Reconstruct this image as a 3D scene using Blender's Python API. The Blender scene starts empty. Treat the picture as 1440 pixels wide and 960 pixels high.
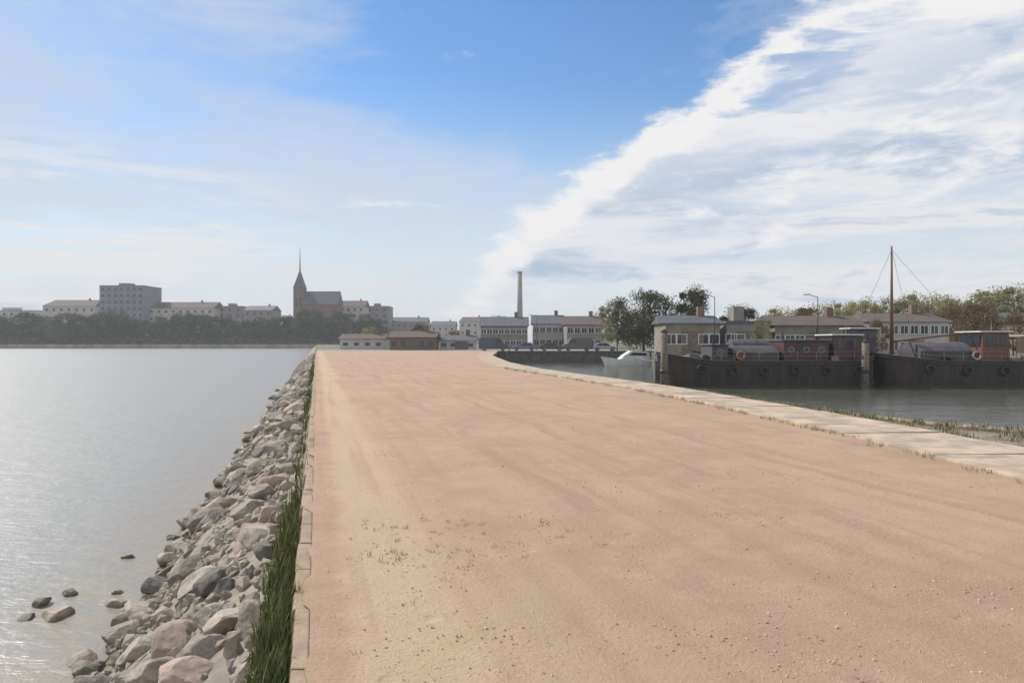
import bpy, bmesh, math, random
from mathutils import Vector, noise, Matrix
R=random.Random(7)
S=bpy.context.scene; COL=S.collection
rad=math.radians
# ---------------------------------------------------------------- camera, light
EYE=1.65; F=1040.0
cd=bpy.data.cameras.new('camera'); cam=bpy.data.objects.new('camera',cd); COL.objects.link(cam)
cam.location=(0,0,EYE); cam.rotation_euler=(rad(90),0,0); cd.lens=26; cd.clip_end=12000; cd.clip_start=.05; S.camera=cam
SUN_EL=39; SUN_AZ=-51       # azimuth, negative = to the left of the view
w=bpy.data.worlds.new('World'); S.world=w; w.use_nodes=True
WN=w.node_tree.nodes; WL=w.node_tree.links
sky=WN.new('ShaderNodeTexSky'); sky.sky_type='NISHITA'; sky.sun_disc=False
sky.sun_elevation=rad(SUN_EL); sky.sun_rotation=rad(SUN_AZ); sky.air_density=1.0; sky.dust_density=.2; sky.ozone_density=2.5
l=bpy.data.lights.new('sun','SUN'); l.energy=4.9; l.angle=rad(.6); l.color=(1,.95,.88)
s=bpy.data.objects.new('sun',l); COL.objects.link(s)
sd=Vector((math.sin(rad(SUN_AZ))*math.cos(rad(SUN_EL)),math.cos(rad(SUN_AZ))*math.cos(rad(SUN_EL)),math.sin(rad(SUN_EL))))
s.rotation_euler=sd.to_track_quat('Z','Y').to_euler()
S.view_settings.view_transform='Standard'; S.view_settings.look='None'; S.view_settings.exposure=0; S.view_settings.gamma=1

class NT:
    """small helper to write node maths"""
    def __init__(s,tree): s.n=tree.nodes; s.l=tree.links
    def put(s,sock,v):
        if isinstance(v,bpy.types.NodeSocket): s.l.new(v,sock)
        else: sock.default_value=v
    def m(s,op,a,b=0.0,c=None,clamp=False):
        k=s.n.new('ShaderNodeMath'); k.operation=op; k.use_clamp=clamp
        s.put(k.inputs[0],a); s.put(k.inputs[1],b)
        if c is not None: s.put(k.inputs[2],c)
        return k.outputs[0]
    def ss(s,v,a,b,lo=0.,hi=1.):
        k=s.n.new('ShaderNodeMapRange'); k.interpolation_type='SMOOTHSTEP'
        for i,x in enumerate((v,a,b,lo,hi)): s.put(k.inputs[i],x)
        return k.outputs[0]
    def mix(s,f,a,b):
        k=s.n.new('ShaderNodeMix'); k.data_type='RGBA'
        s.put(k.inputs[0],f)
        for i,x in ((6,a),(7,b)):
            if not isinstance(x,bpy.types.NodeSocket): x=(*x,1)
            s.put(k.inputs[i],x)
        return k.outputs[2]
    def noise(s,vec,scale,detail=4,rough=.55,dist=0.):
        k=s.n.new('ShaderNodeTexNoise'); s.put(k.inputs['Vector'],vec); k.inputs['Scale'].default_value=scale
        k.inputs['Detail'].default_value=detail; k.inputs['Roughness'].default_value=rough; k.inputs['Distortion'].default_value=dist
        return k.outputs['Fac']
    def comb(s,x,y,z):
        k=s.n.new('ShaderNodeCombineXYZ')
        for i,v in enumerate((x,y,z)): s.put(k.inputs[i],v)
        return k.outputs[0]
    def sep(s,v):
        k=s.n.new('ShaderNodeSeparateXYZ'); s.l.new(v,k.inputs[0]); return k.outputs

# ---- sky with clouds (values in the physical sky's own units, Background strength .1)
W=NT(w.node_tree)
tc=WN.new('ShaderNodeTexCoord'); X,Y,Z=W.sep(tc.outputs['Generated'])
az=W.m('ARCTAN2',X,Y); el=W.m('ARCSINE',Z)
def cloudfield(eloff):
    e=W.m('ADD',el,eloff)
    v=W.comb(az,W.m('MULTIPLY',e,2.9),0.3)
    n1=W.noise(v,3.3,9,.6,.25); n2=W.noise(v,12,8,.66,.2)
    n=W.m('ADD',W.m('MULTIPLY',n1,.95),W.m('ADD',W.m('MULTIPLY',n2,.55),-.25))
    azc=W.m('MINIMUM',az,.54); up=W.m('SUBTRACT',W.m('ADD',W.m('MULTIPLY',azc,W.m('SUBTRACT',.95,W.m('MULTIPLY',azc,.87))),.15),e)         # >0 under the bank's rising top edge
    lo=W.m('SUBTRACT',e,W.m('ADD',W.m('MULTIPLY',az,.22),.075))         # >0 above its base
    b=W.m('MULTIPLY',W.ss(up,-.05,.06),W.ss(lo,-.09,.04))
    far=W.ss(W.m('ABSOLUTE',az),1.0,1.5)                                 # rest of the sky: scattered cumulus
    b=W.m('MAXIMUM',b,W.m('MULTIPLY',far,.62))
    return W.m('ADD',n,W.m('MULTIPLY',b,.42)),lo
d0,lo0=cloudfield(0.0); d1,_=cloudfield(.035)
cm=W.ss(d0,.66,.84)
shade=W.m('MULTIPLY',W.ss(d1,.78,.95),W.ss(lo0,.20,.02,0.28,1.0))
bn=W.noise(W.comb(az,W.m('MULTIPLY',el,5.),21.),3.4,7,.6,.3)
shade=W.m('MULTIPLY',shade,W.ss(bn,.40,.60,.25,1.))
ccol=W.mix(shade,(8.0,7.9,7.95),(3.7,4.65,6.1))
# thin veil
vv=W.comb(W.m('ADD',W.m('MULTIPLY',az,1.0),W.m('MULTIPLY',el,-.5)),W.m('MULTIPLY',el,3.2),1.7)
vn=W.m('ADD',W.m('MULTIPLY',W.noise(vv,2.6,7,.6,.5),.7),W.m('MULTIPLY',W.noise(vv,8,6,.65,.3),.3))
bluehole=W.m('MULTIPLY',W.ss(W.m('ABSOLUTE',W.m('SUBTRACT',az,.10)),.50,.08),W.ss(el,.18,.37))
veil=W.m('SUBTRACT',W.ss(vn,.36,.62,.22,.92),W.m('MULTIPLY',bluehole,.75),clamp=True)
hz=W.ss(el,.36,-.02,0.,.97)
vc=W.mix(W.ss(el,.0,.3),(6.5,6.9,7.15),(5.0,5.75,7.2))
skyc=WN.new('ShaderNodeHueSaturation'); skyc.inputs['Saturation'].default_value=1.22; skyc.inputs['Value'].default_value=1.22
WL.new(sky.outputs[0],skyc.inputs['Color'])
c=W.mix(hz,skyc.outputs[0],(6.1,6.95,7.35))
c=W.mix(veil,c,vc)
# low band of small far clouds
ln=W.noise(W.comb(az,W.m('MULTIPLY',el,4.5),5.2),5.5,6,.55)
c=W.mix(W.m('MULTIPLY',W.ss(ln,.52,.68),W.ss(W.m('ABSOLUTE',W.m('SUBTRACT',el,.085)),.09,.02,0,.6)),c,(6.9,6.9,7.0))
sn=W.m('ADD',W.m('MULTIPLY',W.noise(W.comb(az,W.m('MULTIPLY',el,7.),9.1),3.2,8,.62,.3),.8),W.m('MULTIPLY',W.noise(W.comb(az,W.m('MULTIPLY',el,4.),3.1),13,6,.6),.2))
streak=W.m('MULTIPLY',W.ss(sn,.45,.57,0,.92),W.ss(W.m('SUBTRACT',az,W.m('MULTIPLY',el,.9)),-.05,.22))
lowleft=W.m('MULTIPLY',W.ss(sn,.44,.54,0,.9),W.m('MULTIPLY',W.ss(el,.26,.16),W.ss(az,-.2,-.45)))
c=W.mix(W.m('MAXIMUM',streak,lowleft),c,W.mix(W.ss(sn,.56,.66,0,.85),(7.3,7.3,7.4),(3.9,4.8,6.1)))
gap=W.m('MULTIPLY',W.ss(W.noise(W.comb(az,W.m('MULTIPLY',el,3.4),12.3),4.2,7,.6,.3),.55,.64,0,.8),W.ss(az,.12,.3))
c=W.mix(W.m('MULTIPLY',cm,W.m('SUBTRACT',1.0,gap)),c,ccol)
WL.new(c,WN['Background'].inputs[0]); WN['Background'].inputs[1].default_value=.113

# ---------------------------------------------------------------- helpers
class MB:
    def __init__(s): s.v=[]; s.f=[]
    def add(s,v,f):
        b=len(s.v); s.v+= [tuple(p) for p in v]; s.f+=[tuple(i+b for i in q) for q in f]; return s
    def box(s,x0,x1,y0,y1,z0,z1):
        return s.add([(x0,y0,z0),(x1,y0,z0),(x1,y1,z0),(x0,y1,z0),(x0,y0,z1),(x1,y0,z1),(x1,y1,z1),(x0,y1,z1)],
            [(0,3,2,1),(4,5,6,7),(0,1,5,4),(1,2,6,5),(2,3,7,6),(3,0,4,7)])
    def tube(s,a,b,r0,r1=None,n=8,caps=True):
        a=Vector(a); b=Vector(b); r1=r0 if r1 is None else r1
        d=(b-a).normalized(); u=d.orthogonal().normalized(); t=d.cross(u)
        v=[];f=[]
        for p,r in((a,r0),(b,r1)):
            for i in range(n):
                q=2*math.pi*i/n; v.append(p+(u*math.cos(q)+t*math.sin(q))*r)
        for i in range(n): j=(i+1)%n; f.append((i,j,n+j,n+i))
        if caps: f.append(tuple(range(n))[::-1]); f.append(tuple(range(n,2*n)))
        return s.add(v,f)
    def prism(s,pts,y0,y1):      # polygon in xz, extruded along y
        n=len(pts); v=[(x,y0,z) for x,z in pts]+[(x,y1,z) for x,z in pts]
        f=[tuple(range(n)),tuple(range(n,2*n))[::-1]]+[(i,n+i,n+(i+1)%n,(i+1)%n) for i in range(n)]
        return s.add(v,f)
    def build(s,name,mat,parent=None,smooth=False,bevel=0,loc=None):
        me=bpy.data.meshes.new(name); me.from_pydata(s.v,[],s.f)
        bm=bmesh.new(); bm.from_mesh(me); bmesh.ops.recalc_face_normals(bm,faces=bm.faces)
        if bevel: bmesh.ops.bevel(bm,geom=[e for e in bm.edges],offset=bevel,segments=2,affect='EDGES',profile=.6)
        bm.to_mesh(me); bm.free()
        if smooth: me.polygons.foreach_set('use_smooth',[True]*len(me.polygons))
        me.materials.append(mat); o=bpy.data.objects.new(name,me); COL.objects.link(o)
        if parent: o.parent=parent
        if loc: o.location=loc
        return o
def rawmesh(name,v,f,mat,smooth=False):
    me=bpy.data.meshes.new(name); me.from_pydata(v,[],f)
    if smooth: me.polygons.foreach_set('use_smooth',[True]*len(me.polygons))
    me.materials.append(mat); return me
def obj(name,me,loc=(0,0,0),parent=None):
    o=bpy.data.objects.new(name,me); COL.objects.link(o); o.location=loc
    if parent: o.parent=parent
    return o
def tag(o,label,cat,group=None,kind=None):
    if label: o['label']=label
    if cat: o['category']=cat
    if group: o['group']=group
    if kind: o['kind']=kind
    return o
def empty(name,loc,rz=0):
    o=bpy.data.objects.new(name,None); COL.objects.link(o); o.location=loc; o.rotation_euler.z=rz; o.empty_display_size=.3; return o
def kids(o): return [c for c in COL.objects if c.parent==o]
def copy_tree(o,parent=None):
    c=o.copy(); COL.objects.link(c)
    if parent: c.parent=parent
    for ch in list(o.children): copy_tree(ch,c)
    return c
def px(p,Yd): return (p-720)/F*Yd
def pz(p,Yd): return EYE+(480-p)/F*Yd

# ---------------------------------------------------------------- materials
def mat(name,c1,c2=None,scale=3.,rough=.85,bump=.2,bscale=None,metal=0.,detail=5,c3=None,c3scale=.6,obj_var=0.,lo=.38,hi=.62,bdist=.02,coord='Object'):
    m=bpy.data.materials.new(name); m.use_nodes=True; N=NT(m.node_tree); b=N.n['Principled BSDF']
    t=N.n.new('ShaderNodeTexCoord').outputs[coord]
    c2=c2 or tuple(x*.8 for x in c1)
    col=N.mix(N.ss(N.noise(t,scale,detail,.6),lo,hi),c1,c2)
    if c3: col=N.mix(N.ss(N.noise(t,c3scale,4,.6,.4),.5,.66),col,c3)
    if obj_var:
        oi=N.n.new('ShaderNodeObjectInfo'); h=N.n.new('ShaderNodeHueSaturation')
        N.l.new(N.ss(oi.outputs['Random'],0,1,1-obj_var,1+obj_var),h.inputs['Value']); N.l.new(col,h.inputs['Color'])
        N.l.new(N.m('ADD',.5,N.m('MULTIPLY',N.m('SUBTRACT',N.m('FRACT',N.m('MULTIPLY',oi.outputs['Random'],7.3)),.5),obj_var*.08)),h.inputs['Hue']); col=h.outputs[0]
    N.l.new(col,b.inputs['Base Color']); b.inputs['Roughness'].default_value=rough; b.inputs['Metallic'].default_value=metal
    if bump:
        k=N.n.new('ShaderNodeBump'); k.inputs['Strength'].default_value=bump; k.inputs['Distance'].default_value=bdist
        N.l.new(N.noise(t,bscale or scale*4,6,.65),k.inputs['Height']); N.l.new(k.outputs[0],b.inputs['Normal'])
    return m
def leafmat(name,c1,c2,scale=.5):
    m=mat(name,c1,c2,scale,.75,0,obj_var=.22)
    N=NT(m.node_tree); b=N.n['Principled BSDF']; tr=N.n.new('ShaderNodeBsdfTranslucent'); mx=N.n.new('ShaderNodeMixShader')
    N.l.new(b.inputs['Base Color'].links[0].from_socket,tr.inputs[0]); mx.inputs[0].default_value=.25
    N.l.new(b.outputs[0],mx.inputs[1]); N.l.new(tr.outputs[0],mx.inputs[2]); N.l.new(mx.outputs[0],N.n['Material Output'].inputs[0])
    b.inputs['Specular IOR Level'].default_value=.2
    return m
M={}
M['stone']=mat('rough_grey_stone',(.37,.33,.275),(.27,.24,.20),6,.9,.5,30,c3=(.41,.355,.28),c3scale=1.4,obj_var=.2)
M['pinkstone']=mat('pink_stone',(.45,.355,.275),(.36,.285,.225),5,.9,.5,26,c3=(.42,.34,.27),c3scale=1.3,obj_var=.25)
M['darkstone']=mat('dark_wet_stone',(.20,.185,.17),(.14,.13,.12),5,.7,.5,26,c3=(.17,.155,.135),obj_var=.3)
M['moss']=mat('mossy_wall_stone',(.27,.215,.15),(.17,.14,.10),5,.95,.8,40,c3=(.10,.11,.045),c3scale=1.6)
M['coping']=mat('sandstone_coping',(.50,.40,.285),(.36,.28,.20),1.6,.9,.35,30,c3=(.30,.25,.185),c3scale=.9)
M['kerbtop']=mat('sandy_kerb_stone',(.36,.27,.18),(.28,.21,.145),4,.95,.5,30,c3=(.19,.165,.10),c3scale=1.1)
M['quaywall']=mat('dark_quay_masonry',(.12,.11,.1),(.06,.06,.055),1.2,.9,.6,8,c3=(.07,.08,.05),c3scale=.5)
M['cobble']=mat('quay_cobbles',(.30,.27,.24),(.2,.18,.16),1.2,.9,.2,20)
M['grass']=mat('green_grass_blade',(.07,.10,.02),(.13,.13,.035),4,.8,0)
M['drygrass']=mat('dry_grass_blade',(.40,.32,.14),(.26,.24,.09),4,.85,0)
M['vergegrass']=mat('dull_olive_grass_blade',(.17,.165,.07),(.22,.19,.10),4,.85,0)
M['land']=mat('far_bank_ground',(.10,.11,.06),(.16,.14,.09),.05,.95,.1)
M['bark']=mat('tree_bark',(.10,.08,.06),(.05,.04,.03),5,.95,.5)
M['leaf_far']=leafmat('far_tree_foliage',(.04,.062,.022),(.08,.095,.034),.10)
M['leaf_olive']=leafmat('olive_tree_foliage',(.20,.21,.09),(.30,.27,.13),.45)
M['leaf_dark']=leafmat('dark_tree_foliage',(.05,.055,.025),(.085,.085,.035),.6)
M['leaf_brown']=leafmat('brown_autumn_foliage',(.15,.10,.05),(.22,.15,.065),.6)
M['hull']=mat('black_hull_paint',(.020,.018,.016),(.045,.038,.031),.7,.5,.15,3,c3=(.06,.036,.022),c3scale=.9,lo=.45,hi=.75)
for nd in M['hull'].node_tree.nodes:
    if nd.type=='TEX_COORD': tcn=nd
mp=M['hull'].node_tree.nodes.new('ShaderNodeMapping'); mp.inputs['Scale'].default_value=(2.2,1,.28)
for lk in list(tcn.outputs['Object'].links): M['hull'].node_tree.links.new(mp.outputs[0],lk.to_socket)
M['hull'].node_tree.links.new(tcn.outputs['Object'],mp.inputs[0])
M['buoy']=mat('faded_red_buoy',(.35,.10,.05),(.45,.40,.35),1.2,.6,.1)
M['bottom']=mat('rusty_red_boot_paint',(.065,.045,.03),(.04,.045,.025),1.5,.8,.2)
M['deck']=mat('weathered_deck',(.14,.12,.10),(.09,.08,.07),1.5,.8,.2)
M['maroon']=mat('maroon_paint',(.085,.035,.038),(.055,.028,.03),.9,.5,.1,obj_var=.1)
M['purple']=mat('dull_purple_grey_tarpaulin',(.09,.078,.088),(.06,.053,.06),1.2,.75,.5,3)
M['greyhatch']=mat('grey_hatch_cover',(.075,.07,.066),(.05,.047,.045),1.0,.6,.2)
M['varnish']=mat('varnished_wood',(.17,.075,.04),(.12,.055,.035),4,.5,.1)
M['tan']=mat('tan_canvas',(.27,.205,.125),(.21,.16,.10),3,.9,.3)
M['white']=mat('white_paint',(.72,.73,.72),(.6,.6,.58),1.5,.4,.05)
M['glass']=mat('dark_window_glass',(.03,.035,.04),(.04,.045,.05),1,.08,0)
M['metal']=mat('grey_galvanised_metal',(.28,.28,.28),(.2,.2,.2),5,.5,.1,metal=.6)
M['blackmetal']=mat('black_iron',(.03,.03,.032),(.06,.045,.035),6,.6,.4)
M['timber']=mat('weathered_timber',(.20,.16,.12),(.11,.09,.07),4,.9,.6,18)
M['rope']=mat('pale_mooring_rope',(.40,.36,.28),(.3,.27,.2),20,.9,.4)
M['rubber']=mat('black_rubber',(.02,.02,.02),(.03,.03,.03),8,.8,.2)
M['rooftile']=mat('dull_roof_tiles',(.12,.085,.07),(.085,.068,.058),.8,.9,.4,5)
M['slate']=mat('slate_roof',(.10,.105,.115),(.07,.075,.08),.8,.7,.3,5)
M['brick']=mat('brown_brick',(.20,.13,.10),(.15,.105,.085),.5,.9,.3,8)
M['render_pale']=mat('pale_rendered_wall',(.48,.45,.41),(.40,.375,.345),.3,.9,.1)
M['render_grey']=mat('grey_rendered_wall',(.24,.225,.21),(.19,.18,.17),.3,.9,.1)
M['concrete']=mat('bluish_concrete_cladding',(.20,.22,.25),(.16,.18,.21),.2,.8,.1)
M['olivewall']=mat('olive_grey_boards',(.24,.215,.17),(.18,.16,.13),.7,.9,.3,6)

# ground of the mole: sandy, pinker in the middle, paler along the edges, some dry yellowish patches
LE=lambda y: -.264*y-.14                      # left edge of the mole
RE_PTS=[(-40,7.6),(0,8.1),(12,7.8),(18,7.1),(26.4,5.9),(43,1.9),(57,-.1),(86,-2.3),(126,-2.4)]
def RE(y):
    for (a,xa),(b,xb) in zip(RE_PTS,RE_PTS[1:]):
        if y<=b: return xa+(xb-xa)*(y-a)/(b-a)
    return RE_PTS[-1][1]
def ground_mat():
    m=bpy.data.materials.new('sandy_gravel'); m.use_nodes=True; N=NT(m.node_tree); b=N.n['Principled BSDF']
    t=N.n.new('ShaderNodeTexCoord').outputs['Object']; x,y,z=N.sep(t)
    n_big=N.noise(t,.35,5,.6,.3); n_mid=N.noise(t,2.2,6,.6); n_fine=N.noise(t,38,5,.7); n_grit=N.noise(t,170,3,.7)
    col=N.mix(N.ss(n_big,.35,.65),(.385,.253,.174),(.44,.298,.208))
    col=N.mix(N.ss(n_mid,.42,.68,0,.5),col,(.475,.335,.22))
    d=N.m('ADD',x,N.m('MULTIPLY',y,.264))     # distance from the left edge
    dn=N.m('ADD',d,N.m('MULTIPLY',N.m('SUBTRACT',n_mid,.5),.35))
    band=N.m('MULTIPLY',N.ss(dn,.1,.3),N.ss(dn,1.25,.65))
    col=N.mix(N.m('MULTIPLY',band,.6),col,(.54,.41,.26))
    # trodden / driven streaks along the mole
    gv=N.n.new('ShaderNodeTexVoronoi'); gv.inputs['Scale'].default_value=55; N.l.new(t,gv.inputs['Vector'])
    gcl=N.m('MULTIPLY',N.ss(gv.outputs['Distance'],.34,.22),N.m('MULTIPLY',N.ss(N.sep(gv.outputs['Color'])[0],.45,.55),N.ss(n_mid,.40,.62,.25,1.)))
    gcol=N.mix(N.sep(gv.outputs['Color'])[1],(.20,.16,.13),(.60,.50,.41))
    col=N.mix(N.m('MULTIPLY',gcl,.75),col,gcol)
    st=N.noise(N.comb(N.m('MULTIPLY',d,1.6),N.m('MULTIPLY',y,.07),0),2.2,4,.5)
    col=N.mix(N.ss(st,.48,.66,0,.35),col,(.33,.215,.135))
    # olive dry patches
    pat=N.m('MULTIPLY',N.m('MULTIPLY',N.ss(N.noise(t,1.7,6,.7,.6),.44,.60),N.ss(N.m('ABSOLUTE',N.m('SUBTRACT',d,1.15)),1.0,.25)),N.ss(y,8.0,4.0))
    col=N.mix(N.m('MULTIPLY',pat,.38),col,(.40,.32,.16))
    col=N.mix(N.ss(n_fine,.5,.72,0,.4),col,(.24,.17,.12))
    col=N.mix(N.ss(n_grit,.55,.75,0,.45),col,(.52,.41,.31))
    N.l.new(col,b.inputs['Base Color']); b.inputs['Roughness'].default_value=.95; b.inputs['Specular IOR Level'].default_value=.2
    k=N.n.new('ShaderNodeBump'); k.inputs['Strength'].default_value=.7; k.inputs['Distance'].default_value=.02
    h=N.m('ADD',N.m('ADD',N.m('MULTIPLY',gcl,.35),n_fine),N.m('ADD',N.m('MULTIPLY',n_grit,.4),N.m('MULTIPLY',n_mid,2.)))
    wob=N.m('MULTIPLY',N.m('SUBTRACT',N.noise(N.comb(0,N.m('MULTIPLY',y,.08),2),2.,2),.5),1.1)
    for c0 in (2.6,4.15,4.75,6.3):
        q=N.m('ABSOLUTE',N.m('SUBTRACT',N.m('ADD',d,wob),c0))
        tr=N.m('MULTIPLY',N.ss(N.m('ADD',q,N.m('MULTIPLY',N.m('SUBTRACT',n_mid,.5),.22)),.17,.05),N.ss(n_big,.40,.55))
        tread=N.m('MULTIPLY',N.m('SINE',N.m('ADD',N.m('MULTIPLY',y,70),N.m('MULTIPLY',q,60))),.35)
        h=N.m('SUBTRACT',h,N.m('MULTIPLY',tr,N.m('ADD',.5,N.m('MULTIPLY',tread,.25))))
        col=N.mix(N.m('MULTIPLY',tr,.25),col,(.27,.18,.125))
    vo=N.n.new('ShaderNodeTexVoronoi'); vo.inputs['Scale'].default_value=2.6; N.l.new(t,vo.inputs['Vector'])
    h=N.m('SUBTRACT',h,N.m('MULTIPLY',N.ss(vo.outputs['Distance'],.17,.05),N.m('MULTIPLY',N.ss(n_mid,.48,.56),1.0)))
    N.l.new(col,b.inputs['Base Color'])
    N.l.new(h,k.inputs['Height']); N.l.new(k.outputs[0],b.inputs['Normal'])
    return m
M['ground']=ground_mat()
def water_mat(name,deep,s=1.):
    m=bpy.data.materials.new(name); m.use_nodes=True; N=NT(m.node_tree); b=N.n['Principled BSDF']
    t=N.n.new('ShaderNodeTexCoord').outputs['Object']; x,y,z=N.sep(t)
    dd=N.m('ADD',x,N.m('MULTIPLY',y,.264))
    bed=N.noise(t,1.9,6,.7,.3)
    cw=N.mix(N.noise(t,.06,4),deep,tuple(q*1.12 for q in deep))
    cw=N.mix(N.m('MULTIPLY',N.ss(N.m('ADD',dd,N.m('MULTIPLY',N.m('SUBTRACT',bed,.5),1.2)),-5.2,-2.7),N.ss(bed,.36,.58,.35,1.)),cw,(.26,.215,.155))
    cw=N.mix(N.ss(dd,-1,2),cw,(.085,.085,.062))
    N.l.new(cw,b.inputs['Base Color'])
    N.l.new(N.ss(N.m('ADD',x,N.m('MULTIPLY',y,.264)),-8,4,.42,.12),b.inputs['Roughness']); b.inputs['IOR'].default_value=1.45; b.inputs['Specular IOR Level'].default_value=.6
    v=N.comb(N.m('MULTIPLY',x,.55),y,0)
    h=N.m('ADD',N.m('ADD',N.noise(v,1.3*s,5,.6,.4),N.m('MULTIPLY',N.noise(v,5.5*s,4,.6,.3),.35)),N.m('MULTIPLY',N.noise(v,.22*s,3,.5),1.6))
    k=N.n.new('ShaderNodeBump'); k.inputs['Strength'].default_value=.5; k.inputs['Distance'].default_value=.10
    N.l.new(h,k.inputs['Height']); N.l.new(k.outputs[0],b.inputs['Normal'])
    return m
M['water']=water_mat('silty_river_water',(.215,.21,.185))

WZ=-2.0
# ---------------------------------------------------------------- structure
o=obj('water',rawmesh('water',[(-4000,-300,WZ),(4000,-300,WZ),(4000,6000,WZ),(-4000,6000,WZ)],[(0,1,2,3)],M['water'])); tag(o,None,None,kind='structure')
# mole surface (gently uneven grid), near part fine
ys=[-12+i*.35 for i in range(38)]+[1.3+i*.11 for i in range(100)]; 
while ys[-1]<126: ys.append(ys[-1]*1.04+.3)
ys[-1]=126.0
NX=46; v=[];f=[]
for y in ys:
    a=LE(y)+.10-.21*max(0,noise.noise(Vector((0,y*1.15,7)))-.06+.5*noise.noise(Vector((0,y*3.1,2))))*min(1,12/max(y,1)); a=max(a,LE(y)-.085); b_=RE(y)-1.75
    for i in range(NX+1):
        t=i/NX; x=a+(b_-a)*t
        e=min(t,1-t)*NX/4; e=min(1,e)
        z=e*(.05*noise.noise(Vector((x*.35,y*.35,0)))+.018*noise.noise(Vector((x*1.4,y*1.4,3))))+.03*math.sin(math.pi*t)*min(1,e)
        v.append((x,y,z+.022*(1-e) if t<.5 else z))
for j in range(len(ys)-1):
    for i in range(NX): q=j*(NX+1)+i; f.append((q,q+1,q+NX+2,q+NX+1))
tag(obj('ground',rawmesh('ground',v,f,M['ground'],True)),None,None,kind='structure')
# riprap bank underlay, sloping from the wall to the river bed
v=[];f=[]; prof=[(-.30,-.52),(-1.0,-.95),(-1.8,-1.52),(-2.5,-2.1),(-4.2,-3.4)]
yy=[-12]; 
while yy[-1]<380: yy.append(yy[-1]+.5+max(0,yy[-1])*.05)
for y in yy:
    for (dx,z) in prof: v.append((-.264*y+dx+.1*noise.noise(Vector((y*.5,dx,0))),y,z+.08*noise.noise(Vector((y*.8,dx*2,5)))))
n=len(prof)
for j in range(len(yy)-1):
    for i in range(n-1): q=j*n+i; f.append((q,q+1,q+n+1,q+n))
M['bank']=mat('bank_silt',(.26,.23,.18),(.18,.16,.13),3,.9,.6,14)
tag(obj('bank',rawmesh('bank',v,f,M['bank'],True)),None,None,kind='structure')
# mainland behind (one sheet to the horizon), quay aprons
def sheet(name,pts,z,m): 
    o=obj(name,rawmesh(name,[(x,y,z) for x,y in pts],[tuple(range(len(pts)))],m)); o['kind']='structure'; return o
sheet('land',[(LE(126),126),(24.2,126),(13.4,66.6),(400,66.6),(4000,300),(4000,6000),(-4000,6000),(-4000,380),(LE(380),380)],-.004,M['land'])
sheet('quay_pavement',[(LE(126)+.1,126.5),(24.9,126.5),(14.2,67.1),(300,67.1),(300,84),(30,84),(33,150),(LE(150)+.1,150)],.004,M['cobble'])

# ---------------------------------------------------------------- walls
def wall_along(name,pts,width,z0,z1,m,label,cat,side=1,block=0,capm=None,cap=.22,over=.06,seed=1):
    """masonry wall along a polyline; the coping is a part made of separate stones' worth of joints"""
    root=empty(name,(pts[0][0],pts[0][1],0))
    ox,oy=pts[0]
    body=MB(); r=random.Random(seed)
    cp=MB()
    for (x0,y0),(x1,y1) in zip(pts,pts[1:]):
        d=Vector((x1-x0,y1-y0)); L=d.length; d/=L; nrm=Vector((d.y,-d.x))*side
        k=max(1,round(L/block)) if block else 1
        a=Vector((x0-ox,y0-oy)); 
        q=[a,a+d*L,a+d*L+nrm*width,a+nrm*width]
        body.add([(p.x,p.y,z0) for p in q]+[(p.x,p.y,z1-cap) for p in q],[(0,3,2,1),(4,5,6,7),(0,1,5,4),(1,2,6,5),(2,3,7,6),(3,0,4,7)])
        for i in range(k):
            s0=L*i/k+.008; s1=L*(i+1)/k-.008; dz=r.uniform(-.008,.008); dn=r.uniform(-.012,.012)
            q=[a+d*s0-nrm*(.02),a+d*s1-nrm*.02,a+d*s1+nrm*(width+over+dn),a+d*s0+nrm*(width+over+dn)]
            cp.add([(p.x,p.y,z1-cap+.003) for p in q]+[(p.x,p.y,z1+dz) for p in q],[(0,3,2,1),(4,5,6,7),(0,1,5,4),(1,2,6,5),(2,3,7,6),(3,0,4,7)])
    body.build('wall_face',m,root); cp.build('coping',capm or m,root,bevel=.012 if len(cp.f)<2400 else 0)
    tag(root,label,cat); return root
pts=[]; y=-12
while y<126:
    pts.append((RE(y)-1.8,y)); y+=2.2+max(0,y)*.03
pts.append((RE(126)-1.8,126))
wall_along('quay_wall',pts,1.75,-3,.035,M['quaywall'],'pale sandstone coped wall along the right edge of the sandy mole above the basin','wall',1,1.1,M['coping'],.24)
wall_along('quay_wall',[(-2.3,126),(24.2,126)],.5,-3,.06,M['quaywall'],'dark quay wall closing the far end of the basin under the parked vehicles','wall',1,1.5,M['quaywall'],.3)
wall_along('quay_wall',[(24.2,126.0),(13.4,66.6)],.5,-3,.06,M['quaywall'],'dark quay wall along the right side of the narrow basin head','wall',1,1.6,M['quaywall'],.3)
wall_along('quay_wall',[(13.4,66.6),(300,66.6)],.5,-3,.06,M['quaywall'],'long dark quay wall behind the moored black barges','wall',1,2.5,M['quaywall'],.3)
OUT=[(-20,22),(0,18),(8,14.2),(12,12),(14.3,10.3),(16,8.9),(19,7.6),(25,6.5),(30,5.4)]
v=[];f=[]
def OX(y):
    for (a,xa),(b,xb) in zip(OUT,OUT[1:]):
        if y<=b: return xa+(xb-xa)*(y-a)/(b-a)
vy=[-20+i*.5 for i in range(101)]
for y in vy:
    for i in range(13):
        t=i/12; xi=RE(y)-.05; x=xi+(max(OX(y),xi+.1)-xi)*t; v.append((x,y,-.02-.16*t+(.06*noise.noise(Vector((x*.8,y*.8,0))) if 0<i<12 else 0)))
for j in range(100):
    for i in range(12): q=j*13+i; f.append((q,q+1,q+14,q+13))
M['verge']=mat('dull_grassy_dirt',(.17,.15,.10),(.24,.20,.145),.9,.95,.6,12,c3=(.12,.12,.06),c3scale=.5)
tag(obj('verge',rawmesh('verge',v,f,M['verge'],True)),None,None,kind='structure')
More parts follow.
